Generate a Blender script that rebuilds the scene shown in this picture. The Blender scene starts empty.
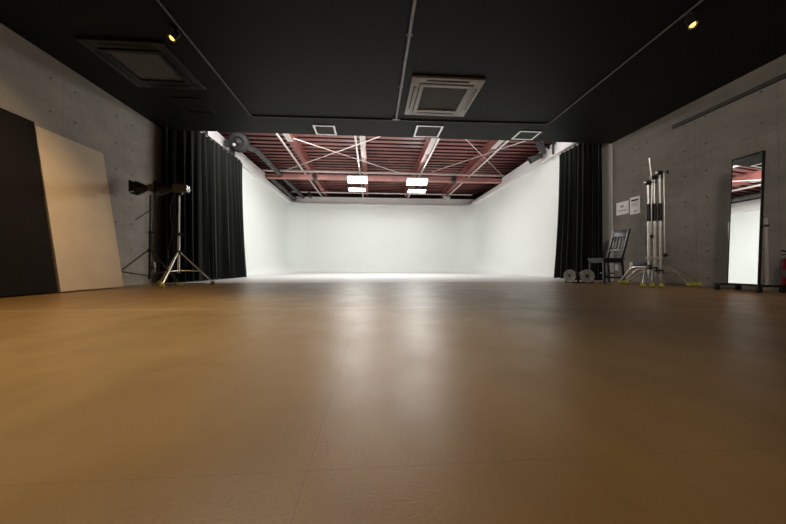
import bpy, bmesh, math, random
from mathutils import Vector, Matrix
random.seed(7)
PI = math.pi
scene = bpy.context.scene
COL = scene.collection
scene.view_settings.view_transform = 'Standard'
scene.view_settings.look = 'None'
scene.view_settings.exposure = 0.0
scene.cycles.use_denoising = True
scene.cycles.max_bounces = 10
scene.cycles.diffuse_bounces = 6
scene.cycles.sample_clamp_indirect = 6.0

# ------------------------------------------------------------------ room dimensions (metres)
XL, XR = -3.77, 4.81        # side walls
YE = 5.60                   # where the black ceiling ends
YF = 5.40                   # where the brown vinyl meets the white painted floor
YB = 14.0                   # back wall of the white cove
HC = 2.77                   # black ceiling height
HD = 3.90                   # red roof deck height

# ------------------------------------------------------------------ materials
class NT:
    """tiny node-expression helper"""
    def __init__(s, name):
        s.m = bpy.data.materials.new(name); s.m.use_nodes = True
        s.t = s.m.node_tree; s.n = s.t.nodes; s.l = s.t.links
        s.b = s.n['Principled BSDF']
        s.tc = s.n.new('ShaderNodeTexCoord')
    def link(s, a, b): s.l.new(a, b)
    def put(s, sock, v):
        if isinstance(v, (int, float)): sock.default_value = v
        else: s.link(v, sock)
    def math(s, op, a, b=0.0, clamp=False):
        n = s.n.new('ShaderNodeMath'); n.operation = op; n.use_clamp = clamp
        s.put(n.inputs[0], a); s.put(n.inputs[1], b); return n.outputs[0]
    def xyz(s):
        n = s.n.new('ShaderNodeSeparateXYZ'); s.link(s.tc.outputs['Object'], n.inputs[0]); return n.outputs
    def noise(s, scale, detail=3, rough=.55, stretch=None):
        n = s.n.new('ShaderNodeTexNoise'); n.inputs['Scale'].default_value = scale
        n.inputs['Detail'].default_value = detail; n.inputs['Roughness'].default_value = rough
        src = s.tc.outputs['Object']
        if stretch:
            mp = s.n.new('ShaderNodeMapping'); mp.inputs['Scale'].default_value = stretch
            s.link(src, mp.inputs[0]); src = mp.outputs[0]
        s.link(src, n.inputs['Vector']); return n.outputs['Fac']
    def ramp(s, fac, stops):
        n = s.n.new('ShaderNodeValToRGB'); e = n.color_ramp.elements
        while len(e) < len(stops): e.new(.5)
        for i, (p, c) in enumerate(stops):
            e[i].position = p; e[i].color = (c[0], c[1], c[2], 1)
        s.link(fac, n.inputs[0]); return n.outputs[0]
    def mix(s, fac, a, b):
        n = s.n.new('ShaderNodeMix'); n.data_type = 'RGBA'
        s.put(n.inputs[0], fac)
        for k, v in ((6, a), (7, b)):
            if isinstance(v, tuple): n.inputs[k].default_value = (v[0], v[1], v[2], 1)
            else: s.link(v, n.inputs[k])
        return n.outputs[2]
    def maprange(s, v, a, b, c=0., d=1.):
        n = s.n.new('ShaderNodeMapRange'); s.put(n.inputs[0], v)
        for i, q in enumerate((a, b, c, d)): n.inputs[i+1].default_value = q
        return n.outputs[0]
    def bump(s, h, strength=.2, dist=.01):
        n = s.n.new('ShaderNodeBump'); n.inputs['Strength'].default_value = strength
        n.inputs['Distance'].default_value = dist
        s.link(h, n.inputs['Height']); s.link(n.outputs[0], s.b.inputs['Normal'])
    def color(s, c): s.put(s.b.inputs['Base Color'], c) if not isinstance(c, tuple) else setattr(s.b.inputs['Base Color'], 'default_value', (*c, 1))
    def set(s, rough=.5, metal=0., spec=None):
        s.b.inputs['Roughness'].default_value = rough; s.b.inputs['Metallic'].default_value = metal
        if spec is not None: s.b.inputs['Specular IOR Level'].default_value = spec

def simple(name, c, rough=.5, metal=0., var=.15, scale=14., spec=None, bump=0.):
    k = NT(name); f = k.noise(scale)
    lo = tuple(x*(1-var) for x in c); hi = tuple(min(1, x*(1+var)) for x in c)
    k.color(k.ramp(f, [(.3, lo), (.7, hi)])); k.set(rough, metal, spec)
    if bump: k.bump(k.noise(scale*6), bump, .003)
    return k.m

def emit(name, c, strength):
    k = NT(name); k.color((.8, .8, .8)); f = k.noise(3.)
    k.link(k.ramp(f, [(.2, tuple(x*.97 for x in c)), (.8, c)]), k.b.inputs['Emission Color'])
    k.b.inputs['Emission Strength'].default_value = strength
    return k.m

def concrete(name, joint_y, hole_z0, base):
    k = NT(name); x, y, z = k.xyz()
    n1 = k.noise(1.6, 5, .6); n2 = k.noise(22, 3, .6); n3 = k.noise(3.5, 4, .6, (1, .35, 1.6))
    v = k.math('ADD', k.math('MULTIPLY', n1, .5), k.math('ADD', k.math('MULTIPLY', n2, .2), k.math('MULTIPLY', n3, .3)))
    lo = tuple(c*.72 for c in base); hi = tuple(c*1.22 for c in base)
    col = k.ramp(v, [(.33, lo), (.66, hi)])
    # formwork joints: vertical every 0.9 m, horizontal every 1.8 m
    def dist(v, off, period):      # distance to the nearest multiple
        q = k.math('PINGPONG', k.math('ADD', v, -off + period*40), period/2)
        return q
    dj = dist(y, joint_y, .9)
    jv = k.math('LESS_THAN', dj, .004)
    jh = k.math('LESS_THAN', dist(z, 1.93, 1.8), .004)
    j = k.math('MAXIMUM', jv, jh)
    hy = k.math('ABSOLUTE', k.math('SUBTRACT', dj, .145))
    hz = dist(z, hole_z0, .39)
    d = k.math('SQRT', k.math('ADD', k.math('MULTIPLY', hy, hy), k.math('MULTIPLY', hz, hz)))
    hole = k.math('LESS_THAN', d, .014)
    col = k.mix(k.math('MULTIPLY', j, .35), col, tuple(c*.45 for c in base))
    col = k.mix(k.math('MULTIPLY', hole, .8), col, tuple(c*.22 for c in base))
    k.color(col); k.set(.75, 0, .3)
    h = k.math('SUBTRACT', k.math('MULTIPLY', n2, .4), k.math('MAXIMUM', j, hole))
    k.bump(h, .35, .006)
    return k.m

def floor_mat():
    k = NT('brown vinyl floor'); x, y, z = k.xyz()
    n1 = k.noise(.9, 5, .6); n2 = k.noise(6, 4, .6, (1, .5, 1)); n3 = k.noise(170, 3, .6)
    v = k.math('ADD', k.math('MULTIPLY', n1, .5), k.math('ADD', k.math('MULTIPLY', n2, .28), k.math('MULTIPLY', n3, .22)))
    col = k.ramp(v, [(.36, (.197, .112, .036)), (.5, (.258, .153, .047)), (.64, (.322, .195, .064))])
    # seams between vinyl sheets
    s1 = k.math('LESS_THAN', k.math('ABSOLUTE', k.math('SUBTRACT', x, -.094)), .0012)
    s2 = k.math('LESS_THAN', k.math('ABSOLUTE', k.math('SUBTRACT', y, 2.14)), .010)
    s3 = k.math('LESS_THAN', k.math('ABSOLUTE', k.math('SUBTRACT', y, .444)), .001)
    s = k.math('MAXIMUM', s1, s3)
    col = k.mix(k.math('MULTIPLY', s, .28), col, (.05, .03, .015))
    col = k.mix(k.math('MULTIPLY', s2, .33), col, (.55, .5, .42))  # gloss along this seam put into the colour as a pale band
    k.color(col)
    r = k.maprange(k.noise(3., 4, .6), .3, .7, .34, .46)
    k.link(r, k.b.inputs['Roughness']); k.b.inputs['Specular IOR Level'].default_value = .95
    h = k.math('ADD', k.noise(330, 2, .6), k.math('MULTIPLY', k.noise(120, 3, .6), .7))
    h = k.math('SUBTRACT', h, k.math('MULTIPLY', s, .6))
    k.bump(h, .17, .003)
    return k.m

def cyc_floor_mat():
    k = NT('white painted floor'); x, y, z = k.xyz()
    n = k.noise(2.5, 5, .6, (.6, 1, 1)); n2 = k.noise(18, 3)
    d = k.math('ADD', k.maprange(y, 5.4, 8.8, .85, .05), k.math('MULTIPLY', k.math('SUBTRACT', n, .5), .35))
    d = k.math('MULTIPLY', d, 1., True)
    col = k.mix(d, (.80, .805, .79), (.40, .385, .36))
    k.color(col); k.set(.45); k.bump(n2, .05, .003)
    return k.m

def white_wall_mat(name, c=(.805, .84, .815)):
    k = NT(name); n = k.noise(.8, 4, .6)
    k.color(k.ramp(n, [(.3, tuple(q*.975 for q in c)), (.7, c)])); k.set(.7, 0, .25); k.bump(k.noise(40), .03, .003)
    return k.m

def velvet(name, c):
    k = NT(name); n = k.noise(8, 3, .6, (3, 3, .4))
    k.color(k.ramp(n, [(.3, tuple(q*.7 for q in c)), (.7, tuple(q*1.4 for q in c))])); k.set(.85, 0, .15)
    k.b.inputs['Sheen Weight'].default_value = .12
    k.b.inputs['Sheen Tint'].default_value = (.7, .75, .68, 1)
    k.bump(k.noise(180), .1, .002)
    return k.m

M = dict(
    conc_l=concrete('concrete with tie holes, left', 3.86, 2.51, (.36, .335, .29)),
    conc_r=concrete('concrete with tie holes, right', 4.05, 2.46, (.235, .212, .182)),
    floor=floor_mat(), cycfloor=cyc_floor_mat(),
    cyc=white_wall_mat('white cove paint'), trim=white_wall_mat('white trim paint', (.80, .77, .765)),
    ceil=simple('black ceiling paint', (.0048, .0053, .0034), .58, 0, .12, 30, .21, .1),
    deck=simple('red oxide deck', (.25, .095, .084), .55, 0, .3, 1.2),
    recess=simple('shadowed deck groove', (.045, .012, .011), .7, 0, .3, 1.2),  # groove shade put into the colour, darker than the deck red
    crossbeam=simple('pink red oxide beam', (.50, .23, .205), .45, 0, .2, 2.5),
    fan=simple('charcoal fan housing', (.010, .010, .0095), .6, 0, .2, 9),
    beam=simple('red oxide beam', (.30, .105, .090), .5, 0, .25, 2.5),
    darkwall=simple('dark outer wall', (.05, .022, .02), .8, 0, .2, 3),
    pipe=simple('pale painted pipe', (.62, .55, .52), .4, 0, .12, 6),
    rod=simple('pale brace rod', (.45, .33, .30), .5, 0, .2, 6),
    duct=simple('dark grey duct wrap', (.05, .048, .046), .55, 0, .2, 9),
    black=simple('black plastic', (.012, .012, .011), .45, 0, .2, 20),
    blackm=simple('black metal', (.016, .016, .015), .35, .3, .2, 20),
    rubber=simple('black rubber', (.014, .013, .012), .7, 0, .2, 20),
    grey=simple('grey metal', (.20, .20, .195), .4, .5, .15, 15),
    dgrey=simple('dark grey paint', (.052, .052, .048), .5, 0, .2, 12),
    chrome=simple('brushed chrome', (.86, .84, .80), .30, .90, .06, 30),
    acwhite=simple('off white plastic', (.50, .50, .475), .5, 0, .06, 8),
    acgrille=simple('dark filter mesh', (.085, .085, .08), .8, 0, .35, 60),
    acblack=simple('black cassette plastic', (.016, .016, .013), .35, 0, .15, 8),
    ventdark=simple('dark vent core', (.040, .042, .037), .7, 0, .2, 40),
    vent=simple('white vent frame', (.82, .82, .80), .34, .85, .04, 8),
    conduitd=simple('dim grey conduit', (.115, .115, .105), .4, .2, .1, 10),
    conduit=simple('grey conduit', (.30, .30, .285), .35, .2, .1, 10),
    velvet=velvet('black velvet', (.0058, .0066, .0046)),
    boardb=simple('black board paint', (.0085, .0065, .0060), .85, 0, .3, 60, .2, .3),
    boardw=simple('cream board', (.70, .585, .42), .7, 0, .05, 3.5, .3, .06),
    boardcore=simple('board foam core', (.5, .45, .38), .8, 0, .2, 40),
    ball=simple('yellow green felt', (.45, .48, .065), .9, 0, .2, 60, .2, .4),
    balls=simple('pale felt seam', (.7, .7, .5), .8, 0, .1, 30),
    chairw=simple('black stained wood', (.013, .013, .012), .36, 0, .3, 18),
    paper=simple('white paper', (.90, .90, .86), .6, 0, .03, 5),
    post=simple('pale silver paint', (.66, .65, .62), .35, .2, .06, 12),
    rimgrey=simple('pale rim highlight', (.34, .34, .32), .45, 0, .2, 12),  # highlight on the can rims and pale face put into the colour
    woodbrown=simple('dark red brown grip', (.07, .022, .016), .5, 0, .2, 12),
    lampgrey=simple('taupe lamp shell', (.13, .115, .095), .45, 0, .15, 12),
    ink=simple('dark print ink', (.03, .03, .03), .7, 0, .1, 40),
    greyink=simple('grey print ink', (.33, .33, .32), .7, 0, .1, 40),
    plate=simple('ivory plastic', (.62, .61, .57), .45, 0, .05, 10),
    red=simple('red enamel', (.17, .006, .009), .28, 0, .15, 6),
    redsign=simple('red sign plate', (.36, .014, .016), .5, 0, .1, 6),
    mirror=simple('mirror glass', (.93, .94, .93), .01, 1., .004, 2),
    led=emit('LED panel face', (1., .99, .95), 14.),
    bulb=emit('warm spotlight bulb', (1., .52, .10), 3.2),
    lens=simple('grey lamp glass', (.36, .36, .34), .15, .6, .2, 20),
    silver=simple('silver reflector', (.75, .74, .72), .2, 1., .05, 30),
    wood=simple('dark wall batten', (.030, .027, .022), .7, 0, .2, 12),
    gauge=simple('dark label print', (.10, .085, .08), .6, 0, .05, 10),
)

# ------------------------------------------------------------------ mesh helpers
class MB:
    def __init__(s): s.bm = bmesh.new()
    def box(s, c, size, rot=None, bev=0.0, seg=2):
        r = bmesh.ops.create_cube(s.bm, size=1.0)
        vs = r['verts']
        for v in vs: v.co = Vector((v.co.x*size[0], v.co.y*size[1], v.co.z*size[2]))
        if bev > 0:
            es = list({e for v in vs for e in v.link_edges})
            rb = bmesh.ops.bevel(s.bm, geom=es, offset=bev, segments=seg, affect='EDGES', profile=.6)
            vs = list({v for f in rb['faces'] for v in f.verts} | {v for v in vs if v.is_valid})
        mat = Matrix.Translation(Vector(c))
        if rot is not None: mat = mat @ (rot if isinstance(rot, Matrix) else Matrix.Rotation(rot, 4, 'Z'))
        for v in vs: v.co = mat @ v.co
        return s
    def cyl(s, a, b, r0, r1=None, n=14, caps=True):
        r1 = r0 if r1 is None else r1
        a, b = Vector(a), Vector(b); d = b-a
        q = d.to_track_quat('Z', 'Y')
        A = [s.bm.verts.new(a + q @ Vector((math.cos(2*PI*i/n)*r0, math.sin(2*PI*i/n)*r0, 0))) for i in range(n)]
        B = [s.bm.verts.new(b + q @ Vector((math.cos(2*PI*i/n)*r1, math.sin(2*PI*i/n)*r1, 0))) for i in range(n)]
        for i in range(n): s.bm.faces.new((A[i], A[(i+1) % n], B[(i+1) % n], B[i]))
        if caps: s.bm.faces.new(A[::-1]); s.bm.faces.new(B)
        return s
    def tube(s, pts, r, n=10):
        pts = [Vector(p) for p in pts]; rings = []
        up = None
        for i, p in enumerate(pts):
            t = (pts[min(i+1, len(pts)-1)] - pts[max(i-1, 0)]).normalized()
            if up is None: up = t.orthogonal().normalized()
            else: up = (up - t*up.dot(t)).normalized()
            w = t.cross(up)
            rr = r[i] if isinstance(r, (list, tuple)) else r
            rings.append([s.bm.verts.new(p + (up*math.cos(2*PI*k/n) + w*math.sin(2*PI*k/n))*rr) for k in range(n)])
        for A, B in zip(rings, rings[1:]):
            for k in range(n): s.bm.faces.new((A[k], A[(k+1) % n], B[(k+1) % n], B[k]))
        s.bm.faces.new(rings[0][::-1]); s.bm.faces.new(rings[-1])
        return s
    def lathe(s, prof, origin=(0, 0, 0), axis=(0, 0, 1), n=24):
        q = Vector(axis).to_track_quat('Z', 'Y'); o = Vector(origin); rings = []
        for r, h in prof:
            rings.append([s.bm.verts.new(o + q @ Vector((math.cos(2*PI*i/n)*r, math.sin(2*PI*i/n)*r, h))) for i in range(n)])
        for A, B in zip(rings, rings[1:]):
            for i in range(n): s.bm.faces.new((A[i], A[(i+1) % n], B[(i+1) % n], B[i]))
        s.bm.faces.new(rings[0][::-1]); s.bm.faces.new(rings[-1])
        return s
    def sphere(s, c, r, sc=(1, 1, 1), n=16):
        res = bmesh.ops.create_uvsphere(s.bm, u_segments=n, v_segments=n//2+2, radius=r)
        for v in res['verts']: v.co = Vector(c) + Vector((v.co.x*sc[0], v.co.y*sc[1], v.co.z*sc[2]))
        return s
    def face(s, pts):
        s.bm.faces.new([s.bm.verts.new(p) for p in pts]); return s
    def prism(s, poly, a, b, ax):   # extrude a 2D polygon (in the two other axes) along axis ax from a to b
        def P(u, v, w):
            return {'X': (w, u, v), 'Y': (u, w, v), 'Z': (u, v, w)}[ax]
        A = [s.bm.verts.new(P(u, v, a)) for u, v in poly]; B = [s.bm.verts.new(P(u, v, b)) for u, v in poly]
        n = len(poly)
        for i in range(n): s.bm.faces.new((A[i], A[(i+1) % n], B[(i+1) % n], B[i]))
        s.bm.faces.new(A[::-1]); s.bm.faces.new(B)
        return s
    def build(s, name, mat, parent=None, smooth=True, loc=None, mats=None):
        bmesh.ops.recalc_face_normals(s.bm, faces=s.bm.faces[:])
        me = bpy.data.meshes.new(name); s.bm.to_mesh(me); s.bm.free()
        for m in (mats or [mat]): me.materials.append(m)
        if smooth:
            me.shade_smooth()
            try: me.set_sharp_from_angle(angle=math.radians(38))
            except Exception: pass
        o = bpy.data.objects.new(name, me); COL.objects.link(o)
        if parent: o.parent = parent
        if loc: o.location = loc
        return o

def tag(o, label=None, cat=None, group=None, kind=None):
    if label: o['label'] = label
    if cat: o['category'] = cat
    if group: o['group'] = group
    if kind: o['kind'] = kind
    return o
def struct(o, label=None):
    o['kind'] = 'structure'
    if label: o['label'] = label
    return o
def empty(name, loc, label, cat, group=None, rz=0.):
    o = bpy.data.objects.new(name, None); COL.objects.link(o)
    o.location = loc; o.rotation_euler = (0, 0, rz); o.empty_display_size = .1
    return tag(o, label, cat, group)
def copy_tree(o, parent=None):
    kids = list(o.children)
    c = o.copy(); COL.objects.link(c)
    if parent: c.parent = parent
    for ch in kids: copy_tree(ch, c)
    return c
def recenter(o):
    """origin of a one-mesh thing at the middle of its base"""
    vs = [v.co for v in o.data.vertices]
    c = Vector(((min(v.x for v in vs)+max(v.x for v in vs))/2, (min(v.y for v in vs)+max(v.y for v in vs))/2, min(v.z for v in vs)))
    o.data.transform(Matrix.Translation(-c)); o.location = o.location + c
    return o

# ================================================================== THE SETTING
struct(MB().box(((XL+XR)/2, (YF-3.2)/2, -.05), (XR-XL, YF+3.2, .10)).build('floor', M['floor']), 'brown textured vinyl floor of the dark room')
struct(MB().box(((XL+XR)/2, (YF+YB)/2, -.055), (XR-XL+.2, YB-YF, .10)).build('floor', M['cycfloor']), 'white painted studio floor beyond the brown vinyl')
struct(MB().box((XL-.1, (YE-3.2)/2, HC/2), (.2, YE+3.2, HC+.1)).build('wall_left', M['conc_l']), 'grey exposed concrete wall on the left')
struct(MB().box((XR+.1, (YE-.05-3.2)/2, HC/2), (.2, YE-.05+3.2, HC+.1)).build('wall_right', M['conc_r']), 'grey exposed concrete wall on the right')
struct(MB().box(((XL+XR)/2, -3.3, HC/2), (XR-XL+.4, .2, HC+.1)).build('wall_behind', M['conc_l']), 'concrete wall behind the viewpoint')
struct(MB().box(((XL+XR)/2, (YE-3.2)/2, HC+.07), (XR-XL+.4, YE+3.2, .14)).build('ceiling', M['ceil']), 'low black painted ceiling')

# white cove: U-shaped path, floor curve growing towards the back
def cove():
    Rc = .85; path = []
    ys = [YE-.04+i*(YB-Rc-YE+.04)/18 for i in range(19)]
    for y in ys: path.append((XL, y, 1, 0))
    for i in range(1, 12):
        a = PI*.5*i/12; path.append((XL+Rc-Rc*math.cos(a), YB-Rc+Rc*math.sin(a), math.cos(a), -math.sin(a)))
    for i in range(0, 13): path.append((XL+Rc+(XR-XL-2*Rc)*i/12, YB, 0, -1))
    for i in range(1, 12):
        a = PI*.5*(1-i/12); path.append((XR-Rc+Rc*math.cos(a), YB-Rc+Rc*math.sin(a), -math.cos(a), -math.sin(a)))
    for y in ys[::-1]: path.append((XR, y, -1, 0))
    m = MB(); rows = []
    for (x, y, nx, ny) in path:
        t = min(1, max(0, (y-8.6)/3.5)); r = .012 + .7*t*t*(3-2*t)
        row = []
        for i in range(9):
            a = PI*.5*i/8
            row.append(m.bm.verts.new((x+nx*r*(1-math.sin(a)), y+ny*r*(1-math.sin(a)), .002 + r*(1-math.cos(a)))))
        for z in (1.2, 2.2, 3.22): row.append(m.bm.verts.new((x, y, z)))
        rows.append(row)
    for A, B in zip(rows, rows[1:]):
        for i in range(len(A)-1): m.bm.faces.new((A[i], B[i], B[i+1], A[i+1]))
    return struct(m.build('wall_back', M['cyc']), 'curved white studio cove wall')
cove()

# parapet trims on top of the cove walls
def parapet(side, name, label):
    s = -1 if side < 0 else 1; X = XL if side < 0 else XR
    m = MB()
    def bx(x0, x1, y0, y1, z0, z1): m.box(((x0+x1)/2, (y0+y1)/2, (z0+z1)/2), (abs(x1-x0), y1-y0, z1-z0), bev=.006)
    bx(X-s*.06, X+s*.22, YE+.02, 10.5, 3.225, 3.53)
    bx(X-s*.06, X+s*.22, 10.5, YB, 3.225, 3.36)
    bx(X-s*.10, X+s*.02, YE+.02, YB, 3.18, 3.235)
    return struct(m.build(name, M['trim'], smooth=False), label)
parapet(-1, 'trim_1', 'white parapet band along the left cove wall top')
parapet(1, 'trim_2', 'white parapet band along the right cove wall top')
m = MB(); m.box(((XL+XR)/2, YB+.06, 3.375), (XR-XL+.3, .24, .31), bev=.006); m.box(((XL+XR)/2, YB-.06, 3.207), (XR-XL, .1, .055), bev=.006)
struct(m.build('trim_3', M['trim'], smooth=False), 'white parapet band along the back cove wall top')

# red roof deck: trapezoid ribs across the room
def deck():
    m = MB(); p = .27; y = YE-.4; pts = []
    while y < 15.3:
        pts += [(y, HD), (y+.15, HD), (y+.165, HD+.17), (y+.255, HD+.17)]; y += p
    prev = None
    for (yy, z) in pts:
        a = m.bm.verts.new((XL-.75, yy, z)); b = m.bm.verts.new((XR+.75, yy, z))
        if prev:
            fc = m.bm.faces.new((prev[0], prev[1], b, a))
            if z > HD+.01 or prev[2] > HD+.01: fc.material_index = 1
        prev = (a, b, z)
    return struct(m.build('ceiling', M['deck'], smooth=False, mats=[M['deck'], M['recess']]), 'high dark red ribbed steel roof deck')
deck()
struct(MB().box((XL-.75, 10.3, 3.5), (.1, 10.4, 1.1)).build('wall_outer_left', M['darkwall']), 'dark outer wall beyond the left parapet')
struct(MB().box((XR+.75, 10.3, 3.5), (.1, 10.4, 1.1)).build('wall_outer_right', M['darkwall']), 'dark outer wall beyond the right parapet')
struct(MB().box(((XL+XR)/2, 15.3, 3.5), (XR-XL+1.6, .1, 1.1)).build('wall_outer_back', M['darkwall']), 'dark outer wall beyond the back parapet')
struct(MB().box(((XL+XR)/2, YE-.45, 3.4), (XR-XL+1.6, .1, 1.2)).build('wall_outer_front', M['darkwall']), 'dark wall above the black ceiling edge')

def ibeam(a, b, axis, u, z0, z1, w, name, label):
    m = MB(); t = .014; c = .006
    poly = [(u-w/2, z0), (u+w/2, z0), (u+w/2, z0+t), (u+c, z0+t), (u+c, z1-t), (u+w/2, z1-t), (u+w/2, z1), (u-w/2, z1), (u-w/2, z1-t), (u-c, z1-t), (u-c, z0+t), (u-w/2, z0+t)]
    if axis == 'X': m.prism(poly, a, b, 'X')
    else: m.prism(poly, a, b, 'Y')
    return struct(m.build(name, M['crossbeam' if axis == 'X' else 'beam'], smooth=False), label)
for x, w in ((-2.17, 'far left'), (-.25, 'centre left'), (1.62, 'centre right'), (3.42, 'far right')):
    ibeam(YE-.3, 15.2, 'Y', x, 3.62, HD, .15, 'roof_beam', 'red steel roof beam running to the back, '+w)
for i, (x, y0, y1) in enumerate(((-2.17, 7.0, 8.0), (-.25, 7.0, 8.15), (1.62, 7.0, 8.6), (3.42, 7.0, 8.1))):
    struct(MB().box((x, (y0+y1)/2, 3.6175), (.152, y1-y0, .004)).build('trim_%d' % (i+4), M['trim']), 'white painted stretch under a roof beam')
ibeam(XL-.1, XR+.1, 'X', 10.55, 3.365, 3.50, .14, 'cross_beam', 'pink red steel beam crossing over the cove')

# ================================================================== ROOF PIPEWORK
PG = 'pale lighting pipes running to the back wall'
for x, lab in ((-2.33, 'pale pipe under the roof running to the back beside the left ducts'),
               (-.42, 'pale pipe under the roof running to the back by the left lamp panels'),
               (1.70, 'pale pipe under the roof running to the back by the right lamp panels'),
               (3.50, 'pale pipe under the roof crossing above the small white floodlight')):
    m = MB().cyl((0, 0, 0), (0, YB-5.85, 0), .028)
    r = m.build('lighting_pipe', M['pipe'], loc=(x, 5.8, 3.530)); tag(r, lab, 'pipe', PG)
CG = 'pale pipes crossing the cove'
t1 = tag(MB().cyl((XL+.0, 0, 0), (XR, 0, 0), .030).build('cross_pipe', M['pipe'], loc=(0, 10.40, 3.588)), 'pale pipe crossing the full cove width just above the red cross beam', 'pipe', CG)
t2 = tag(MB().cyl((XL+.2, 0, 0), (XR-.2, 0, 0), .030).build('cross_pipe', M['pipe'], loc=(0, 13.3, 3.588)), 'pale pipe crossing the cove close to the back wall behind the lamp panels', 'pipe', CG)

RG = 'diagonal roof brace rods'
for a, b, lab in (((-2.95, 10.35), (.25, 7.45), 'thin brace rod slanting up to the right in the left roof bay'),
                  ((-2.02, 7.7), (.95, 10.3), 'thin brace rod slanting down to the right in the left roof bay'),
                  ((2.15, 7.1), (4.68, 10.3), 'thin brace rod slanting down to the right in the right roof bay'),
                  ((2.10, 10.2), (4.1, 7.4), 'thin brace rod slanting up to the right in the right roof bay')):
    d = Vector((b[0]-a[0], b[1]-a[1], 0))
    z = 3.6055 if 'up' in lab else 3.580
    root = empty('brace_rod', (a[0], a[1], z), lab, 'rod', RG)
    MB().cyl((0, 0, 0), d, .012, n=8).build('rod', M['pipe'] , root)
    mm = d*.45; u = d.normalized()
    MB().cyl(mm-u*.09, mm+u*.09, .0125, n=8).build('turnbuckle', M['rod'], root)

# ducts at the left
root = empty('ventilation_duct', (-3.2, 8.2, 3.5), 'grey round duct bending off the fan toward the back at left', 'duct')
m = MB(); m.tube([(-.42, -.62, -.16), (-.33, -.42, -.11), (-.16, -.10, -.02), (-.06, .04, 0), (0, .22, 0), (0, 1.5, 0), (0, 3.4, 0), (0, 5.72, 0)], .075, 14); m.build('pipe_run', M['duct'], root)
for y in (1.1, 2.7, 4.4):
    MB().cyl((0, y, 0), (0, y+.03, 0), .084).build('clamp', M['grey'], root)
root = empty('duct_fan', (-3.34, 7.62, 3.41), 'dark grey round inline fan at the left cove corner', 'fan')
ax = Vector((.35, -.9, -.25)).normalized()
MB().lathe([(.13, -.11), (.21, -.10), (.25, -.05), (.25, .05), (.21, .10), (.12, .11), (.10, .07)], (0, 0, 0), ax).build('housing', M['fan'], root)
MB().lathe([(.055, .06), (.06, .12), (.045, .15)], (0, 0, 0), ax, 16).build('hub', M['dgrey'], root)
MB().box((-.17, .02, -.20), (.05, .22, .30), bev=.01).build('bracket', M['black'], root)
MB().cyl((-.05, -.16, -.13), (-.02, -.19, -.14), .035).build('inspection_cap', M['acwhite'], root)
root = empty('ventilation_duct', (-3.58, 10.65, 3.42), 'short grey duct lying along the left parapet top', 'duct')
MB().tube([(0, 0, .05), (0, .12, .02), (0, .4, 0), (0, 1.6, 0), (0, 3.25, 0)], .085, 14).build('pipe_run', M['duct'], root)
for y in (.9, 2.1):
    MB().cyl((0, y, 0), (0, y+.04, 0), .094).build('clamp', M['grey'], root)

# ---- LED panels
def led_panel(loc, w, h, tilt, label):
    r = empty('led_panel', loc, label, 'light panel', 'bright lamp panels under the roof')
    rot = Matrix.Rotation(tilt, 4, 'X')          # face looks towards -Z turned to -Y
    MB().box((0, 0, 0), (w, h, .05), rot, .008).build('housing', M['acwhite'], r)
    off = rot @ Vector((0, 0, -.029))
    MB().box(off, (w-.04, h-.04, .008), rot, .002).build('diffuser', M['led'], r)
    m = MB()
    top = 3.58-loc[2]
    for sx in (-1, 1): m.tube([(sx*(w/2+.01), 0, 0), (sx*(w/2+.012), 0, .07), (sx*w*.3, .0, .14)], .009, 8)
    m.tube([(-w*.3, 0, .14), (w*.3, 0, .14)], .009, 8)
    m.build('yoke', M['black'], r)
    if top > .25: MB().tube([(0, 0, .135), (0, .10, .18), (0, 10.37-loc[1], 3.56-loc[2])], .014, 8).build('clamp_post', M['black'], r)
    else: MB().cyl((0, 0, .12), (0, 0, 3.503-loc[2]), .014).build('clamp_post', M['black'], r)
    return r
led_panel((-.50, 10.15, 3.27), .70, .36, math.radians(-24), 'bright rectangular lamp panel, near one of the left pair')
led_panel((1.56, 10.15, 3.24), .74, .36, math.radians(-24), 'bright rectangular lamp panel, near one of the right pair')
led_panel((-.60, 11.8, 3.37), .68, .36, math.radians(-5), 'flat lamp panel behind the left pair front panel')
led_panel((1.80, 11.8, 3.35), .74, .36, math.radians(-5), 'flat lamp panel behind the right pair front panel')

# ---- small heads on the roof pipes
def small_head(loc, d, r, L, body, label, drop=.14, ring=None):
    o = empty('floodlight', loc, label, 'floodlight')
    d = Vector(d).normalized()
    MB().lathe([(r*.55, -L/2), (r*.8, -L/2+.01), (r*.85, L*.1), (r, L/2), (r*.9, L/2)], (0, 0, 0), d, 18).build('can', M[body], o)
    MB().lathe([(r*.02, L/2-.012), (r*.88, L/2-.012), (r*.88, L/2-.006), (r*.02, L/2-.004)], (0, 0, 0), d, 18).build('lens', M['silver' if body == 'acwhite' else 'lens'], o)
    side = d.cross(Vector((0, 0, 1))).normalized()
    MB().tube([side*(r*.95), side*(r*1.1)+Vector((0, 0, drop*.6)), Vector((0, 0, drop*.75)), -side*(r*1.1)+Vector((0, 0, drop*.6)), -side*(r*.95)], .008, 8).build('yoke', M['black'], o)
    MB().cyl((0, 0, drop*.72), (0, 0, drop+.04), .018).build('clamp', M['black'], o)
    return o
small_head((3.42, 13.25, 3.43), (-.75, -.5, -.25), .10, .30, 'acwhite', 'small white floodlight on the rear pipe at right')
small_head((-2.75, 13.25, 3.45), (.5, -.3, -.7), .08, .26, 'dgrey', 'small dark floodlight on the rear pipe beside the ducts', .13)
small_head((2.95, 10.42, 3.41), (-.2, -.4, -.9), .09, .24, 'dgrey', 'small dark floodlight on the front pipe right of the lamp panels', .17)
small_head((-2.0, 10.42, 3.41), (.3, -.5, -.8), .08, .22, 'dgrey', 'small dark floodlight on the front pipe left of the lamp panels', .17)
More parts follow.
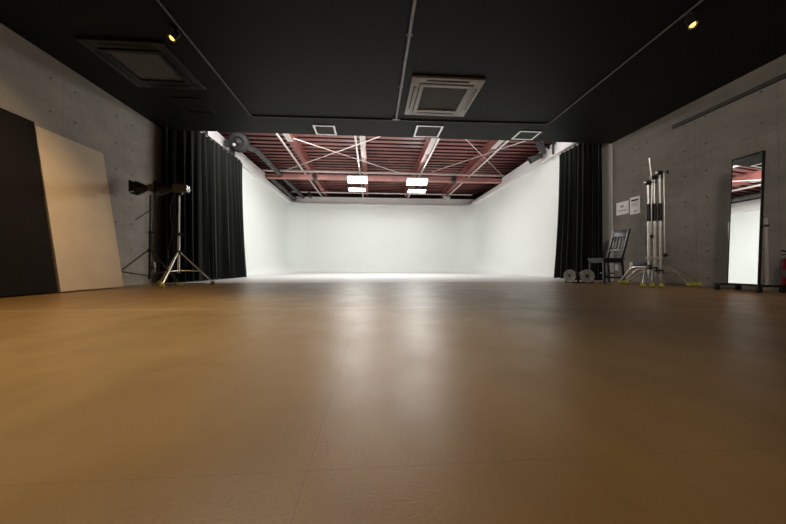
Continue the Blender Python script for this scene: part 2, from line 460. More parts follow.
# black lamp heads clipped on the right parapet
def clip_head(loc, d, label):
    o = empty('clip_lamp', loc, label, 'clip lamp', 'black clip lamps on the right parapet')
    d = Vector(d).normalized()
    MB().lathe([(.05, -.16), (.075, -.15), (.08, -.02), (.10, .16), (.09, .16), (.06, .05)], (0, 0, 0), d, 18).build('can', M['dgrey'], o)
    MB().tube([(0, 0, 0), (.06, .02, .09), (.2, .04, .10)], .014, 8).build('arm', M['black'], o)
    MB().box((.21, .04, .06), (.05, .05, .10), bev=.008).build('clip', M['black'], o)
    return o
clip_head((4.50, 7.50, 3.42), (-.6, -.45, .45), 'upper black lamp can clipped to the right parapet')
clip_head((4.48, 7.78, 3.27), (-.8, .2, -.35), 'lower black lamp can clipped to the right parapet')
o = empty('parapet_clamp', (4.68, 7.28, 3.53), 'black clamp with white cord tie hanging on right parapet', 'clamp')
MB().box((0, 0, -.02), (.10, .07, .10), bev=.01).build('jaw', M['black'], o)
MB().cyl((-.01, 0, -.06), (-.01, 0, -.34), .026).build('grip', M['black'], o)
MB().tube([(-.01, 0, -.33), (-.02, -.02, -.42), (0, 0, -.5)], .007, 6).build('cord', M['plate'], o)
o = empty('parapet_clamp', (-3.66, 6.75, 3.5), 'black clamp hooked on the left parapet beside the fan', 'clamp')
MB().box((0, 0, -.02), (.10, .09, .14), bev=.01).build('jaw', M['black'], o)
MB().cyl((.01, 0, -.08), (.01, 0, -.30), .030).build('grip', M['black'], o)

# ================================================================== CURTAINS
def curtain(path, top, folds, amp, flare, name, label, seed):
    rnd = random.Random(seed)
    P = [Vector((x, y, 0)) for x, y in path]
    L = [0]
    for a, b in zip(P, P[1:]): L.append(L[-1]+(b-a).length)
    def at(t):
        d = t*L[-1]
        for i in range(len(P)-1):
            if d <= L[i+1] or i == len(P)-2:
                u = (d-L[i])/(L[i+1]-L[i]); p = P[i].lerp(P[i+1], u); g = (P[i+1]-P[i]).normalized(); return p, g
    NU, NV = folds*12, 26
    ph = [rnd.uniform(-.5, .5) for _ in range(folds+2)]; am = [rnd.uniform(.6, 1.25) for _ in range(folds+2)]
    m = MB(); grid = []
    sgn = 1 if path[-1][0] < 0 else -1
    for j in range(NV+1):
        z = top*(1-j/NV)+.012*(j/NV); low = j/NV; row = []
        for i in range(NU+1):
            t = i/NU; p, g = at(t); nrm = Vector((g.y, -g.x, 0))
            if nrm.x*sgn < 0: nrm = -nrm
            f = t*folds; k = int(f); fr = f-k
            a = am[k]*(1-fr)+am[k+1]*fr; q = ph[k]*(1-fr)+ph[k+1]*fr
            wob = a*amp*(.45+.55*min(1, low*2.5))*math.sin(2*PI*f + q*low*2.2)
            wob += .35*amp*math.sin(2*PI*f*2.3+q*5)*(.3+low*.7)
            fl = flare*low**1.6*(.25+.75*t*t)
            pos = p + nrm*(amp*1.05+wob+fl) + g*(.05*low**2*t)
            row.append(m.bm.verts.new((pos.x, pos.y, z + .006*math.sin(f*5.))))
        grid.append(row)
    for A, B in zip(grid, grid[1:]):
        for i in range(NU): m.bm.faces.new((A[i], A[i+1], B[i+1], B[i]))
    root = empty(name, (0, 0, 0), label, 'curtain')
    o = m.build('drape', M['velvet'], root)
    c = Vector((sum(x for x, y in path)/len(path), sum(y for x, y in path)/len(path), 0))
    o.data.transform(Matrix.Translation(-c))
    first = None
    for i in range(folds):
        p, g = at((i+.5)/folds)
        if first is None: first = h = MB().cyl((0, 0, -.03), (0, 0, .042), .006, n=6).build('hook', M['blackm'], root)
        else: h = first.copy(); COL.objects.link(h); h.parent = root
        h.location = (p.x-c.x, p.y-c.y, top)
    root.location = c
    rr = MB().tube([(x, y, top+.055) for x, y in path], .014, 8).build('curtain_rail', M['blackm'])
    return root, rr
cl, rl = curtain([(-3.715, 5.42), (-3.66, 5.66), (-3.50, 6.1), (-3.47, 8.0)], 3.02, 15, .05, .13, 'curtain', 'black velvet curtain bunched at the left beside the light stands', 3)
tag(recenter(rl), 'thin dark rail carrying the left curtain', 'curtain rail')
cr, rr = curtain([(4.735, 5.70), (4.71, 6.0), (4.66, 6.95)], 3.05, 9, .045, .15, 'curtain', 'black velvet curtain at the right behind the chair', 8)
tag(recenter(rr), 'thin dark rail carrying the right curtain', 'curtain rail')

# ================================================================== LEANING BOARDS
def board(y0, y1, xb, xt, H, thick, mats, name, label, rag):
    rnd = random.Random(rag)
    root = empty(name, (xb, (y0+y1)/2, 0), label, 'board')
    lean = math.atan2(xt-xb, H)
    def slab(x0, x1, yy0, yy1, h0, h1, jag):
        m = MB(); n = 24
        lp = []
        for i in range(n+1): lp.append((yy1+(rnd.uniform(-jag, jag) if 0 < i < n else 0), h0+(h1-h0)*i/n))
        for i in range(n+1): lp.append((yy0, h1-(h1-h0)*i/n))
        A = [m.bm.verts.new((x0, u, v)) for u, v in lp]; B = [m.bm.verts.new((x1, u, v)) for u, v in lp]
        k = len(lp)
        for i in range(k): m.bm.faces.new((A[i], A[(i+1) % k], B[(i+1) % k], B[i]))
        m.bm.faces.new(A[::-1]); m.bm.faces.new(B)
        rot = Matrix.Rotation(-math.atan2(xb-xt, H), 4, 'Y')
        bmesh.ops.transform(m.bm, matrix=rot, verts=m.bm.verts[:])
        return m
    hw = (y1-y0)/2; L = math.hypot(H, xt-xb); zz = .012
    slab(-thick, -thick*.35, -hw, hw, zz, L, .002).build('core', mats[1], root, smooth=False)
    slab(-thick*.35, 0, -hw, hw-.003, zz+.004, L-.006, .004 if rag == 1 else .0008).build('face_sheet', mats[0], root, smooth=False)
    return root
board(2.61, 3.515, -3.455, -3.728, 1.90, .04, (M['boardb'], M['boardb']), 'black_board', 'tall black board leaning on the left wall', 1)
board(3.530, 4.365, -3.44, -3.735, 1.87, .03, (M['boardw'], M['boardcore']), 'cream_board', 'tall cream board leaning on the left wall beside the black board', 2)

# ================================================================== STANDS
def add_ball(parent, p):
    b = MB().sphere(p, .0335, n=18).build('tennis_ball', M['ball'], parent); b['label'] = 'yellow green tennis ball foot'
    m = MB(); pts = []
    for i in range(25):
        a = 2*PI*i/24
        v = Vector((math.cos(a)+.25*math.cos(3*a), math.sin(a)-.25*math.sin(3*a), .8*math.sin(2*a))).normalized()*.0335
        pts.append(Vector(p)+v)
    m.tube(pts, .0022, 5); m.build('ball_seam', M['balls'], parent)

def light_stand(loc, feet, collar, base, top, mat, balls, label, knob=True):
    r = empty('light_stand', loc, label, 'light stand')
    MB().cyl((0, 0, base), (0, 0, collar+.25), .016).cyl((0, 0, collar+.25), (0, 0, top), .012).build('column', M[mat], r)
    MB().lathe([(.018, -.03), (.028, -.025), (.028, .02), (.018, .03)], (0, 0, collar), n=14).build('collar', M['black'], r)
    MB().lathe([(.014, -.02), (.024, -.015), (.024, .02), (.014, .025)], (0, 0, collar+.27), n=14).cyl((0, 0, collar+.27), (.055, -.02, collar+.27), .007).sphere((.06, -.02, collar+.27), .014).build('height_knob', M['black'], r)
    for i, (fx, fy) in enumerate(feet):
        d = Vector((fx, fy, 0)); u = d.normalized()
        a = u*.022+Vector((0, 0, collar)); b = Vector((fx, fy, .035 if balls[i] else .014))
        lg = MB().tube([a, a.lerp(b, .5), b], .0105, 8).build('leg', M[mat], r)
        q = a.lerp(b, .60)
        MB().tube([u*.014+Vector((0, 0, base+.03)), q], .0075, 8).build('brace', M[mat], r)
        if balls[i]: add_ball(lg, (fx, fy, .0338))
        else: MB().sphere((fx, fy, .015), .015, n=10).build('rubber_foot', M['rubber'], lg)
    MB().lathe([(.012, 0), (.022, .005), (.022, .02), (.012, .028)], (0, 0, base-.02), n=12).build('base_ring', M['black'], r)
    return r
s1 = light_stand((-3.38, 4.75, 0), [(-.28, -.52), (.625, -.30), (.05, .60)], .54, .12, 1.39, 'blackm', (0, 1, 0), 'black tripod light stand nearest the cream board')
MB().tube([(0, 0, 1.16), (-.10, -.03, 1.06), (-.18, -.05, .99)], .006, 6).build('pan_handle', M['woodbrown'], s1)
s2 = light_stand((-2.88, 4.62, 0), [(.05, -.42), (.37, .24), (-.40, .19)], .50, .20, 1.36, 'chrome', (1, 1, 1), 'chrome tripod light stand in front of the left curtain')

def monolight(loc, rz, label, tail):
    r = empty('studio_light', loc, label, 'studio light', None, rz)
    # lamp looks along -X in its own frame
    MB().box((0, 0, .055), (.19, .10, .11), bev=.018).build('housing', M['lampgrey'], r)
    MB().lathe([(.04, 0), (.045, .01), (.042, .03), (.105, .16), (.100, .16), (.04, .04)], (-.09, 0, .055), (-1, 0, -.04), 20).build('reflector', M['black'], r)
    m = MB()
    for sgn in (-1, 1):
        m.face([(-.245, -.07, .055+sgn*.07), (-.245, .07, .055+sgn*.07), (-.31, .09, .055+sgn*.105), (-.31, -.09, .055+sgn*.105)])
        m.face([(-.245, sgn*.07, -.01), (-.245, sgn*.07, .12), (-.31, sgn*.10, .145), (-.31, sgn*.10, -.035)])
    m.build('barn_doors', M['black'], r)
    MB().box((.098, 0, .055), (.012, .085, .09), bev=.004).build('rear_panel', M[tail], r)
    MB().cyl((.105, -.02, .075), (.125, -.02, .075), .014).cyl((.105, .02, .04), (.122, .02, .04), .010).build('dials', M['silver'], r)
    MB().cyl((0, 0, -.05), (0, 0, .01), .018).box((0, .0, -.012), (.05, .07, .035), bev=.008).build('mount', M['black'], r)
    MB().tube([(.06, 0, .11), (.05, 0, .135), (-.05, 0, .135), (-.06, 0, .11)], .007, 6).build('carry_handle', M['black'], r)
    return r
monolight((-3.30, 4.75, 1.39+.045), .10, 'studio light with flared black barn doors, atop the stand nearest the cream board', 'black')
monolight((-2.86, 4.62, 1.36+.045), .12, 'studio light with shiny rear dials atop the chrome stand', 'silver')
m = MB(); pts = []
for i in range(22):
    t = i/21
    pts.append((-3.31+.05*math.sin(t*7)+.03*t, 4.70+.035*math.cos(t*9), 1.40-1.21*t))
pts += [(-3.27, 4.66, .10), (-3.25, 4.62, .02), (-3.12, 4.9, .012), (-2.95, 5.05, .012), (-2.75, 5.1, .012)]
tag(recenter(m.tube(pts, .006, 6).build('power_cable', M['rubber'])), 'black power cable drooping down the stand nearest the cream board', 'cable')
m = MB(); pts = []
for i in range(20):
    t = i/19
    pts.append((-2.93-.06*math.sin(t*PI)-.03*math.sin(t*11), 4.59, 1.37-1.32*t))
pts += [(-3.0, 4.72, .012), (-3.08, 5.0, .012)]
tag(recenter(m.tube(pts, .006, 6).build('power_cable', M['rubber'])), 'black power cable drooping beside the chrome stand', 'cable')
o = empty('power_adapter', (-3.315, 4.72, .19), 'pale grey power box strapped low on the stand nearest the cream board', 'power adapter')
MB().box((0, 0, .085), (.055, .05, .17), bev=.012).build('case', M['grey'], o)
MB().box((0, 0, .09), (.060, .054, .022), bev=.004).build('strap', M['black'], o)

# ---- C-stands, three nested
def c_stand(loc, angles, h, hz, label, arm):
    r = empty('c_stand', loc, label, 'c-stand', 'nested chrome stands by the right wall')
    MB().cyl((0, 0, .14), (0, 0, .95), .0175).build('column', M['chrome'], r)
    MB().cyl((0, 0, .95), (0, 0, h-.02), .0125).cyl((0, 0, .90), (0, 0, .965), .021).build('riser', M['chrome'], r)
    sl = MB().cyl((0, 0, .975), (0, 0, 1.235), .027).build('sleeve', M['black'], r); sl['label'] = 'black foam sleeve'
    MB().lathe([(.02, -.035), (.03, -.03), (.03, .03), (.02, .035)], (0, 0, hz), n=14).build('leg_collar', M['blackm'], r)
    MB().cyl((0, 0, .42), (-.05, -.02, .42), .008).sphere((-.055, -.022, .42), .017).cyl((0, 0, .40), (0, 0, .44), .024).build('column_knob', M['chrome'], r)
    for a in angles:
        u = Vector((math.cos(a), math.sin(a), 0))
        pts = [u*.02+Vector((0, 0, hz)), u*.20+Vector((0, 0, hz)), u*.255+Vector((0, 0, hz-.008)), u*.29+Vector((0, 0, hz-.035)), u*.37+Vector((0, 0, hz*.55)), u*.462+Vector((0, 0, .045))]
        lg = MB().tube(pts, .0135, 10).build('leg', M['chrome'], r)
        add_ball(lg, tuple(u*.47+Vector((0, 0, .0338))))
    g = MB(); g.lathe([(.012, -.03), (.034, -.028), (.036, 0), (.034, .028), (.012, .03)], (0, 0, h), (1, -.6, 0), 16)
    gh = g.build('grip_head', M['blackm'], r)
    MB().cyl((0, 0, h), (.07, -.045, h), .007).box((.075, -.048, h), (.02, .012, .05), bev=.004).build('tee_handle', M['black'], gh)
    MB().cyl((-.045, .03, h+.01), (-.02, .012, h+.01), .020).build('chrome_washer', M['chrome'], gh)
    if arm:
        a, b = Vector(arm[0]), Vector(arm[1])
        am = MB().cyl(a, b, .0085, n=10).build('grip_arm', M['chrome'], r)
        e = a if arm[2] else b
        MB().lathe([(.010, -.02), (.027, -.018), (.027, .018), (.010, .02)], e, (1, -.5, 0.1), 14).cyl(e, e+Vector((.055, -.02, 0)), .006).build('arm_knob', M['blackm'], am)
    return r
A0 = math.radians(218)
def tri(d): return [A0+math.radians(d)+2*PI*k/3 for k in range(3)]
c_stand((4.17, 4.165, 0), tri(-1), 1.56, .285, 'chrome c-stand with tennis ball feet, shortest of three, nearest the paper signs', ((.045, -.02, 1.52), (.03, .0, .75), 0))
c_stand((4.232, 4.13, 0), tri(2), 1.63, .25, 'chrome c-stand between the other two, its thin arm rising highest', ((.03, .02, 1.15), (-.055, .02, 1.93), 1))
c_stand((4.287, 4.095, 0), tri(6), 1.69, .215, 'chrome c-stand nearest the mirror, its arm hanging down alongside', ((.012, -.05, 1.68), (.012, -.05, .46), 0))

# ================================================================== CHAIR
def chair():
    r = empty('chair', (4.20, 5.03, 0), 'black wooden chair with slatted back beside the right curtain', 'chair')
    W, D = .36, .375      # along Y, along X ; faces -X
    MB().box((0, 0, .425), (D+.02, W+.03, .028), bev=.009).build('seat', M['chairw'], r)
    for sy in (-1, 1):
        MB().prism([(-.017, sy*(W/2-.02)-.017), (.017, sy*(W/2-.02)-.017), (.017, sy*(W/2-.02)+.017), (-.017, sy*(W/2-.02)+.017)], 0, .412, 'Z').build('leg', M['chairw'], r).location = (-D/2+.02, 0, 0)
        m = MB(); y = sy*(W/2-.02)
        poly = [(D/2-.055+.05, 0), (D/2-.02+.05, 0), (D/2-.01, .42), (D/2+.14, .955), (D/2+.11, .96), (D/2-.045, .42)]
        m.prism([(a, b) for a, b in poly], y-.016, y+.016, 'Y'); m.build('leg', M['chairw'], r)
        MB().box((.0, y, .385), (D-.05, .02, .055), bev=.003).build('apron', M['chairw'], r)
        MB().box((.0, y, .10), (D-.03, .018, .028), bev=.003).build('stretcher', M['chairw'], r)
    MB().box((-D/2+.02, 0, .385), (.02, W-.06, .055), bev=.003).build('apron', M['chairw'], r)
    MB().box((D/2-.03, 0, .385), (.02, W-.06, .055), bev=.003).build('apron', M['chairw'], r)
    MB().box((.02, 0, .17), (.018, W-.06, .028), bev=.003).build('stretcher', M['chairw'], r)
    tilt = math.atan2(.145, .51)
    rot = Matrix.Rotation(tilt, 4, 'Y')
    def bk(z): return D/2-.0275+(z-.42)*math.tan(tilt)
    MB().box((bk(.885), 0, .885), (.02, W-.05, .13), rot, .006).build('top_rail', M['chairw'], r)
    MB().box((bk(.585), 0, .585), (.018, W-.05, .04), rot, .004).build('lower_rail', M['chairw'], r)
    for k in range(4):
        y = -.105+.07*k
        MB().box((bk(.71), y, .71), (.011, .03, .24), rot, .003).build('slat', M['chairw'], r)
    return r
chair()

# ---- two low round lamp cans by the curtain
def floor_can(loc, rz, label, face):
    o = empty('floor_spotlight', loc, label, 'spotlight', 'round lamp cans on the floor', rz)
    c = (0, 0, .125)
    MB().lathe([(.06, .16), (.085, .155), (.092, .05), (.108, .03), (.112, -.01), (.104, -.012), (.098, .0), (.05, .012)], c, (0, 1, 0), 28).build('can', M['dgrey'], o)
    MB().lathe([(.098, -.012), (.112, -.016), (.114, .006), (.100, .004)], c, (0, 1, 0), 28).build('rim', M['rimgrey'], o)
    MB().lathe([(.004, -.004), (.06, .0), (.099, .004), (.099, .008), (.004, .006)], c, (0, 1, 0), 28).build('lens', M[face], o)
    m = MB()
    for k in range(6):
        a = k*PI/3; m.box((math.cos(a)*.05, -.008, .125+math.sin(a)*.05), (.085, .008, .009), Matrix.Rotation(-a, 4, 'Y'))
    m.cyl((0, -.012, .125), (0, .01, .125), .03, n=18)
    m.build('spider', M['black'], o)
    m = MB(); m.tube([(-.122, .06, .125), (-.124, .06, .03), (-.10, .06, .012), (.10, .06, .012), (.124, .06, .03), (.122, .06, .125)], .010, 8)
    m.build('yoke', M['blackm'], o)
    MB().box((0, .06, .006), (.20, .12, .012), bev=.003).build('base_plate', M['black'], o)
    return o
floor_can((3.515, 5.02, 0), -1.22, 'round lamp can on the floor with pale grey face, at the right curtain edge', 'rimgrey')
floor_can((3.715, 4.86, 0), -.28, 'round lamp can on the floor with dark face, beside the chair legs', 'black')

# ================================================================== RIGHT WALL THINGS
WX = XR-.001
def sign(y0, y1, z0, z1, label, bars, name='paper_notice'):
    o = empty(name, (WX, (y0+y1)/2, z0), label, 'notice', 'paper notices on the right wall')
    w, h = y1-y0, z1-z0
    MB().box((-.003, 0, h/2), (.006, w, h), bev=.001).build('sheet', M['paper'], o)
    for nm, mt, lst in bars:
        m = MB()
        for (u, v, bw, bh) in lst:   # u: 0 at the far (left in view) edge
            m.box((-.0068, w/2-u*w, h*v), (.0016, bw*w, bh*h))
        m.build(nm, M[mt], o)
    return o
rnd = random.Random(4)
def glyphs(u0, u1, n, v, h):
    out = []; cw = (u1-u0)/n
    for i in range(n):
        u = u0+cw*(i+.5)
        out += [(u, v+h*.32, cw*.7, h*.16), (u, v-h*.3, cw*.66, h*.15), (u-cw*.2, v, cw*.15, h*.9), (u+cw*.22, v-h*.05, cw*.13, h*.75), (u, v+rnd.uniform(-.05, .05)*h, cw*.5, h*.12)]
    return out
sign(5.195, 5.475, 1.29, 1.535, 'landscape white paper notice with two bold characters on top line', [('headline', 'ink', glyphs(.34, .64, 2, .64, .2)), ('subline', 'greyink', glyphs(.12, .88, 6, .32, .16))])
sign(4.955, 5.165, 1.255, 1.57, 'portrait white paper notice with a black bar near its top', [('black_bar', 'ink', [(.47, .80, .66, .10)]), ('text_lines', 'greyink', [(.47, .66, .62, .014), (.45, .62, .56, .014), (.47, .58, .62, .014), (.42, .54, .5, .014), (.47, .50, .6, .014), (.45, .46, .56, .014)]), ('footer', 'ink', glyphs(.36, .66, 3, .16, .08))])
def outlet(y, z, label):
    o = empty('wall_outlet', (WX, y, z), label, 'outlet', 'ivory outlets low on the right wall')
    MB().box((-.005, 0, 0), (.010, .072, .118), bev=.003).build('cover_plate', M['plate'], o)
    m = MB()
    for dz in (-.028, .028):
        for dy in (-.008, .008): m.box((-.0105, dy, dz), (.002, .003, .014))
    m.build('sockets', M['ink'], o)
outlet(5.48, .27, 'ivory wall outlet seen between the chair legs')
outlet(5.15, .31, 'ivory wall outlet right of the chair beside the black box')
o = empty('junction_box', (WX, 4.93, .275), 'black box fixed low on wall behind the c-stands', 'box')
MB().box((-.021, 0, .05), (.042, .24, .10), bev=.006).build('case', M['black'], o)
MB().box((-.043, 0, .05), (.006, .20, .06), bev=.002).build('front_panel', M['black'], o)
o = MB().box((WX-.018, 1.4, 2.515), (.036, 5.9, .05), bev=.004).build('wall_batten', M['wood'])
tag(recenter(o), 'long dark batten fixed high along the right wall', 'batten')

# ---- standing mirror
def mirror():
    r = empty('standing_mirror', (4.42, 3.20, 0), 'tall narrow mirror on a wheeled black base by the right wall', 'mirror')
    tl = math.atan2(.092, 1.52); rot = Matrix.Rotation(tl, 4, 'Y')
    H, W = 1.53, .275
    c = Vector((.02, 0, .085+H/2))
    MB().box(c+Vector((-.012, 0, 0)), (.004, W, H-.012), rot).build('glass', M['mirror'], r, smooth=False)
    MB().box(c+Vector((.008, 0, 0)), (.02, W+.006, H), rot).build('backing', M['black'], r, smooth=False)
    m = MB()
    for sy in (-1, 1): m.box(c+Vector((-.002, sy*(W/2+.007), 0)), (.028, .012, H+.02), rot, .002)
    for sz in (-1, 1): m.box(c+rot.to_3x3() @ Vector((-.002, 0, sz*(H/2+.005))), (.028, W+.02, .010), rot, .002)
    m.build('frame', M['blackm'], r)
    for sy in (-1, 1):
        p = MB().box((.060, sy*(W/2+.032)+.016, .46), (.026, .020, .78), bev=.003).build('post', M['post'], r); p['label'] = 'silver upright post'
        MB().cyl((.060, sy*(W/2+.045), .76), (.03, sy*(W/2+.010), .76), .012).build('pivot_knob', M['black'], r)
        y = sy*(W/2+.065)
        f = MB().box((0.035, y, .075), (.34, .032, .026), bev=.004).build('foot_bar', M['black'], r)
        for x in (-.11, .18):
            MB().cyl((x, y-.013, .030), (x, y+.013, .030), .0295, n=18).build('caster', M['rubber'], f)
            MB().box((x, y, .055), (.024, .036, .030), bev=.003).build('caster_fork', M['blackm'], f)
    MB().box((.075, 0, .075), (.03, W+.14, .024), bev=.004).build('cross_bar', M['black'], r)
    return r
mirror()

# ---- fire extinguisher and its sign
o = empty('fire_extinguisher', (4.692, 3.0, 0), 'red fire extinguisher on the floor at the right edge', 'fire extinguisher')
MB().lathe([(.066, 0), (.074, .006), (.074, .018), (.066, .022)], n=24).build('foot_ring', M['black'], o)
MB().lathe([(.052, .012), (.063, .022), (.064, .30), (.058, .345), (.040, .375), (.022, .39), (.020, .41)], n=28).build('cylinder_body', M['red'], o)
MB().lathe([(.0645, .17), (.0652, .172), (.0652, .262), (.0645, .264)], n=28).build('label_band', M['gauge'], o)
MB().lathe([(.020, .405), (.026, .41), (.026, .44), (.016, .45)], n=16).build('valve', M['chrome'], o)
MB().box((-.03, 0, .462), (.13, .02, .014), Matrix.Rotation(.2, 4, 'Y'), .004).build('lever', M['black'], o)
MB().box((-.03, 0, .430), (.11, .018, .012), Matrix.Rotation(-.1, 4, 'Y'), .004).build('carry_handle', M['black'], o)
MB().tube([(.0, -.02, .43), (-.02, -.06, .43), (-.045, -.085, .35), (-.05, -.075, .22), (-.045, -.066, .12)], .009, 8).build('hose', M['rubber'], o)
MB().lathe([(.010, 0), (.012, .02), (.018, .07), (.017, .07)], (-.045, -.066, .13), (0, -.02, -1), 14).build('nozzle', M['black'], o)
o = MB().box((4.79, 2.99, .77), (.02, .13, .14), bev=.004).build('red_plate', M['redsign'])
tag(recenter(o), 'small plain red plate on the wall above the extinguisher', 'sign')

# ================================================================== CEILING THINGS
def cassette(cx, cy, w, d, mats, label):
    body, grille, slot = mats
    o = empty('ceiling_air_conditioner', (cx, cy, HC), label, 'air conditioner')
    # frame ring
    m = MB(); t = .115
    for sx in (-1, 1): m.box((sx*(w/2-t/2), 0, -.016), (t, d, .032), bev=.008)
    for sy in (-1, 1): m.box((0, sy*(d/2-t/2), -.016), (w-2*t+.02, t, .032), bev=.008)
    m.build('fascia', body, o)
    iw, idp = w-2*t-.02, d-2*t-.02
    m = MB(); s = .055
    for sx in (-1, 1): m.box((sx*(iw/2-s/2), 0, -.026), (s, idp, .036), bev=.006)
    for sy in (-1, 1): m.box((0, sy*(idp/2-s/2), -.026), (iw-2*s+.01, s, .036), bev=.006)
    m.build('grille_frame', body, o)
    MB().box((0, 0, -.018), (iw-2*s+.01, idp-2*s+.01, .012)).build('grille', grille, o)
    for sx in (-1, 1):
        MB().box((sx*(w/2-t*.55), 0, -.0325), (.042, d*.58, .004), bev=.001).build('air_slot', slot, o)
        MB().box((sx*(w/2-t*.62), 0, -.038), (.020, d*.56, .006), bev=.002).build('louver', body, o)
    for sy in (-1, 1):
        MB().box((0, sy*(d/2-t*.55), -.0325), (w*.58, .042, .004), bev=.001).build('air_slot', slot, o)
        MB().box((0, sy*(d/2-t*.62), -.038), (w*.56, .020, .006), bev=.002).build('louver', body, o)
    return o
cassette(1.005, 4.222, .975, .95, (M['acwhite'], M['acgrille'], M['black']), 'white ceiling cassette air conditioner with dark square grille')
cassette(-2.74, 3.80, .90, .86, (M['acblack'], M['acgrille'], M['black']), 'black ceiling cassette air conditioner above the cream board')

def frame_thing(cx, cy, w, d, t, fm, cm, name, label, cat, group=None, h=.014):
    o = empty(name, (cx, cy, HC), label, cat, group)
    m = MB()
    for sx in (-1, 1): m.box((sx*(w/2-t/2), 0, -h/2), (t, d, h), bev=.003)
    for sy in (-1, 1): m.box((0, sy*(d/2-t/2), -h/2), (w-2*t, t, h), bev=.003)
    m.build('frame', fm, o)
    MB().box((0, 0, -h*.3), (w-2*t, d-2*t, h*.5)).build('panel', cm, o)
    return o
VG = 'square white framed vents along the ceiling edge'
frame_thing(-.85, 5.39, .385, .37, .034, M['vent'], M['ventdark'], 'ceiling_vent', 'white framed ceiling vent left of the middle conduit', 'vent', VG)
frame_thing(1.02, 5.31, .48, .45, .034, M['vent'], M['ventdark'], 'ceiling_vent', 'white framed ceiling vent in front of the white air conditioner', 'vent', VG)
frame_thing(2.90, 5.34, .42, .36, .034, M['vent'], M['ventdark'], 'ceiling_vent', 'white framed ceiling vent nearest the right curtain', 'vent', VG)
frame_thing(-2.74, 4.70, .46, .41, .012, M['acblack'], M['ceil'], 'access_hatch', 'black access hatch in the ceiling beside the left conduit', 'hatch', None, .012)

# conduits
zc = HC-.012
o = MB().tube([(-1.98, -2.9, zc), (-1.98, 4.85, zc), (-1.978, 4.935, zc), (-1.965, 4.955, zc), (-1.93, 4.96, zc), (.4, 4.92, zc), (2.95, 4.875, zc), (3.01, 4.865, zc), (3.04, 4.83, zc), (3.046, 4.77, zc), (3.046, -2.9, zc)], .0115, 8).build('conduit', M['conduitd'])
tag(recenter(o), 'grey conduit looping across the black ceiling along both sides', 'conduit')
o = empty('conduit', (.40, 4.88, HC-.0195), 'straight pale conduit down the middle of the black ceiling', 'conduit')
MB().tube([(0, .0, 0), (-.01, -3., 0), (-.02, -7.6, 0)], .019, 8).build('tube', M['conduit'], o)
MB().box((0, -.005, -.004), (.13, .035, .016), bev=.004).build('end_box', M['conduit'], o)
for y in (-.9, -1.8, -2.7): MB().box((-.003*-y/1, y, .004), (.07, .02, .012), bev=.003).build('saddle', M['conduit'], o)

# ceiling spotlights
def ceiling_spot(loc, aim, label, lamp):
    o = empty('ceiling_spotlight', loc, label, 'spotlight', 'warm spotlights under the black ceiling')
    MB().lathe([(.035, 0), (.038, -.006), (.034, -.03), (.012, -.034)][::-1], n=20).build('canopy', M['black'], o)
    MB().cyl((0, 0, -.03), (0, 0, -.06), .008).build('stem', M['black'], o)
    d = Vector(aim).normalized(); c = Vector((0, 0, -.088))
    MB().lathe([(.020, -.05), (.028, -.045), (.034, .02), (.042, .055), (.039, .055), (.030, .03)], c, d, 20).build('shade', M['black'], o)
    MB().sphere(c+d*.036, .026, n=14).build('bulb', M['bulb'], o)
    L = bpy.data.lights.new('spot lamp', 'SPOT'); L.energy = lamp; L.color = (1., .66, .33); L.spot_size = math.radians(115); L.spot_blend = .9; L.shadow_soft_size = .05
    lo = bpy.data.objects.new('spot_lamp', L); COL.objects.link(lo); lo.parent = o; lo.location = c+d*.085
    lo.rotation_euler = d.to_track_quat('-Z', 'Y').to_euler()
    return o
ceiling_spot((-2.035, 3.17, HC), (-.35, -.25, -.7), 'small warm lit spotlight on the left conduit beside the black air conditioner', 135)
ceiling_spot((3.10, 2.635, HC), (.1, -.35, -.9), 'small warm lit spotlight on the right conduit near the batten', 26)

# ================================================================== LIGHTS
def area(name, loc, aim, sx, sy, e, col=(1, 1, 1), spread=180):
    L = bpy.data.lights.new(name, 'AREA'); L.shape = 'RECTANGLE'; L.size = sx; L.size_y = sy; L.energy = e; L.color = col
    L.spread = math.radians(spread)
    o = bpy.data.objects.new(name, L); COL.objects.link(o); o.location = loc
    o.rotation_euler = (Vector(aim)-Vector(loc)).to_track_quat('-Z', 'Y').to_euler()
    return o
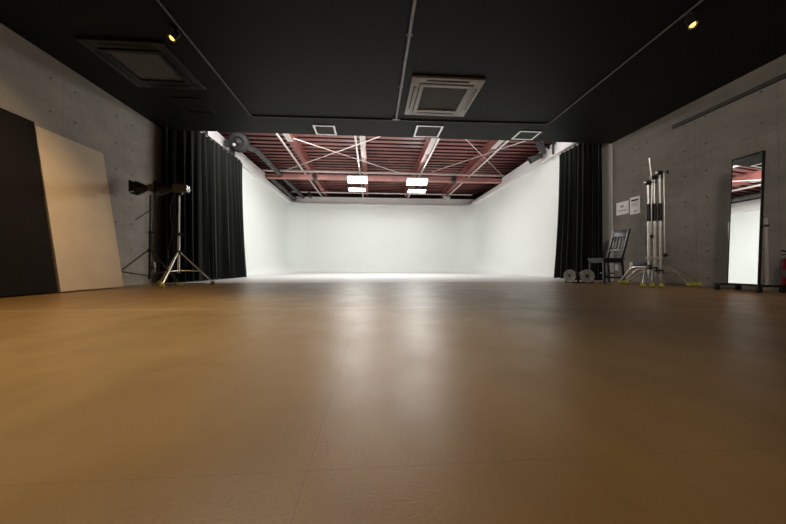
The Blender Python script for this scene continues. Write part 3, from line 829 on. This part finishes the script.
# studio lamps above the ceiling edge, washing the cove
for x, tx, e in ((-1.7, -3.2, 127), (.6, .2, 72), (3.4, 3.2, 31)):
    area('cove_lamp', (x, 6.5, 3.68), (tx, 13.0, .6), 1.6, .5, e, (1., 1., .975))
# LED panels' throw
for x, y, z, e in ((-.50, 10.05, 3.20, 44), (1.56, 10.05, 3.17, 44)):
    area('panel_lamp', (x, y, z), (x, y-.9, z-1.2), .6, .3, e, (1., .99, .96))
for x, y, z, e in ((-.60, 11.78, 3.33, 20), (1.80, 11.78, 3.31, 20)):
    area('panel_lamp', (x, y, z), (x, y-.1, 0), .6, .3, e, (1., .99, .96))
L = bpy.data.lights.new('wall fill', 'SPOT'); L.energy = 210; L.color = (1., .92, .80); L.spot_size = math.radians(52); L.spot_blend = .8; L.shadow_soft_size = .30  # added fill spot, out of view, lifts the right wall and its objects
lo = bpy.data.objects.new('wall_fill', L); COL.objects.link(lo); lo.location = (1.2, -.6, 2.4)
lo.rotation_euler = (Vector((4.8, 4.5, 1.25))-lo.location).to_track_quat('-Z', 'Y').to_euler()
# unseen spots added above the room to brighten the floor, mostly warm
for x, y, e, c, deg in ((-2.0, .9, 105, (1., .68, .34), 105), (-2.4, -1.6, 50, (1., .68, .36), 130), (3.0, -.4, 5, (1., .68, .36), 120), (-.5, -.4, 60, (1., .72, .42), 110), (-.75, 1.75, 190, (1., .93, .78), 84)):
    L = bpy.data.lights.new('fill spot', 'SPOT'); L.energy = e; L.color = c; L.spot_size = math.radians(deg); L.spot_blend = 1.; L.shadow_soft_size = .08
    lo = bpy.data.objects.new('fill_spot', L); COL.objects.link(lo); lo.location = (x, y, HC-.12)

w = bpy.data.worlds.new('World'); scene.world = w; w.use_nodes = True
w.node_tree.nodes['Background'].inputs[0].default_value = (.5, .5, .5, 1)
w.node_tree.nodes['Background'].inputs[1].default_value = .02

# ================================================================== CAMERA
f = 295.0
cam = bpy.data.cameras.new('Camera'); cam.sensor_width = 36; cam.lens = f/786*36; cam.clip_start = .02
co = bpy.data.objects.new('Camera', cam); COL.objects.link(co)
co.location = (0, 0, .30)
co.rotation_euler = (PI/2+math.atan2(4, f), 0, -math.atan2(21, f))
scene.camera = co
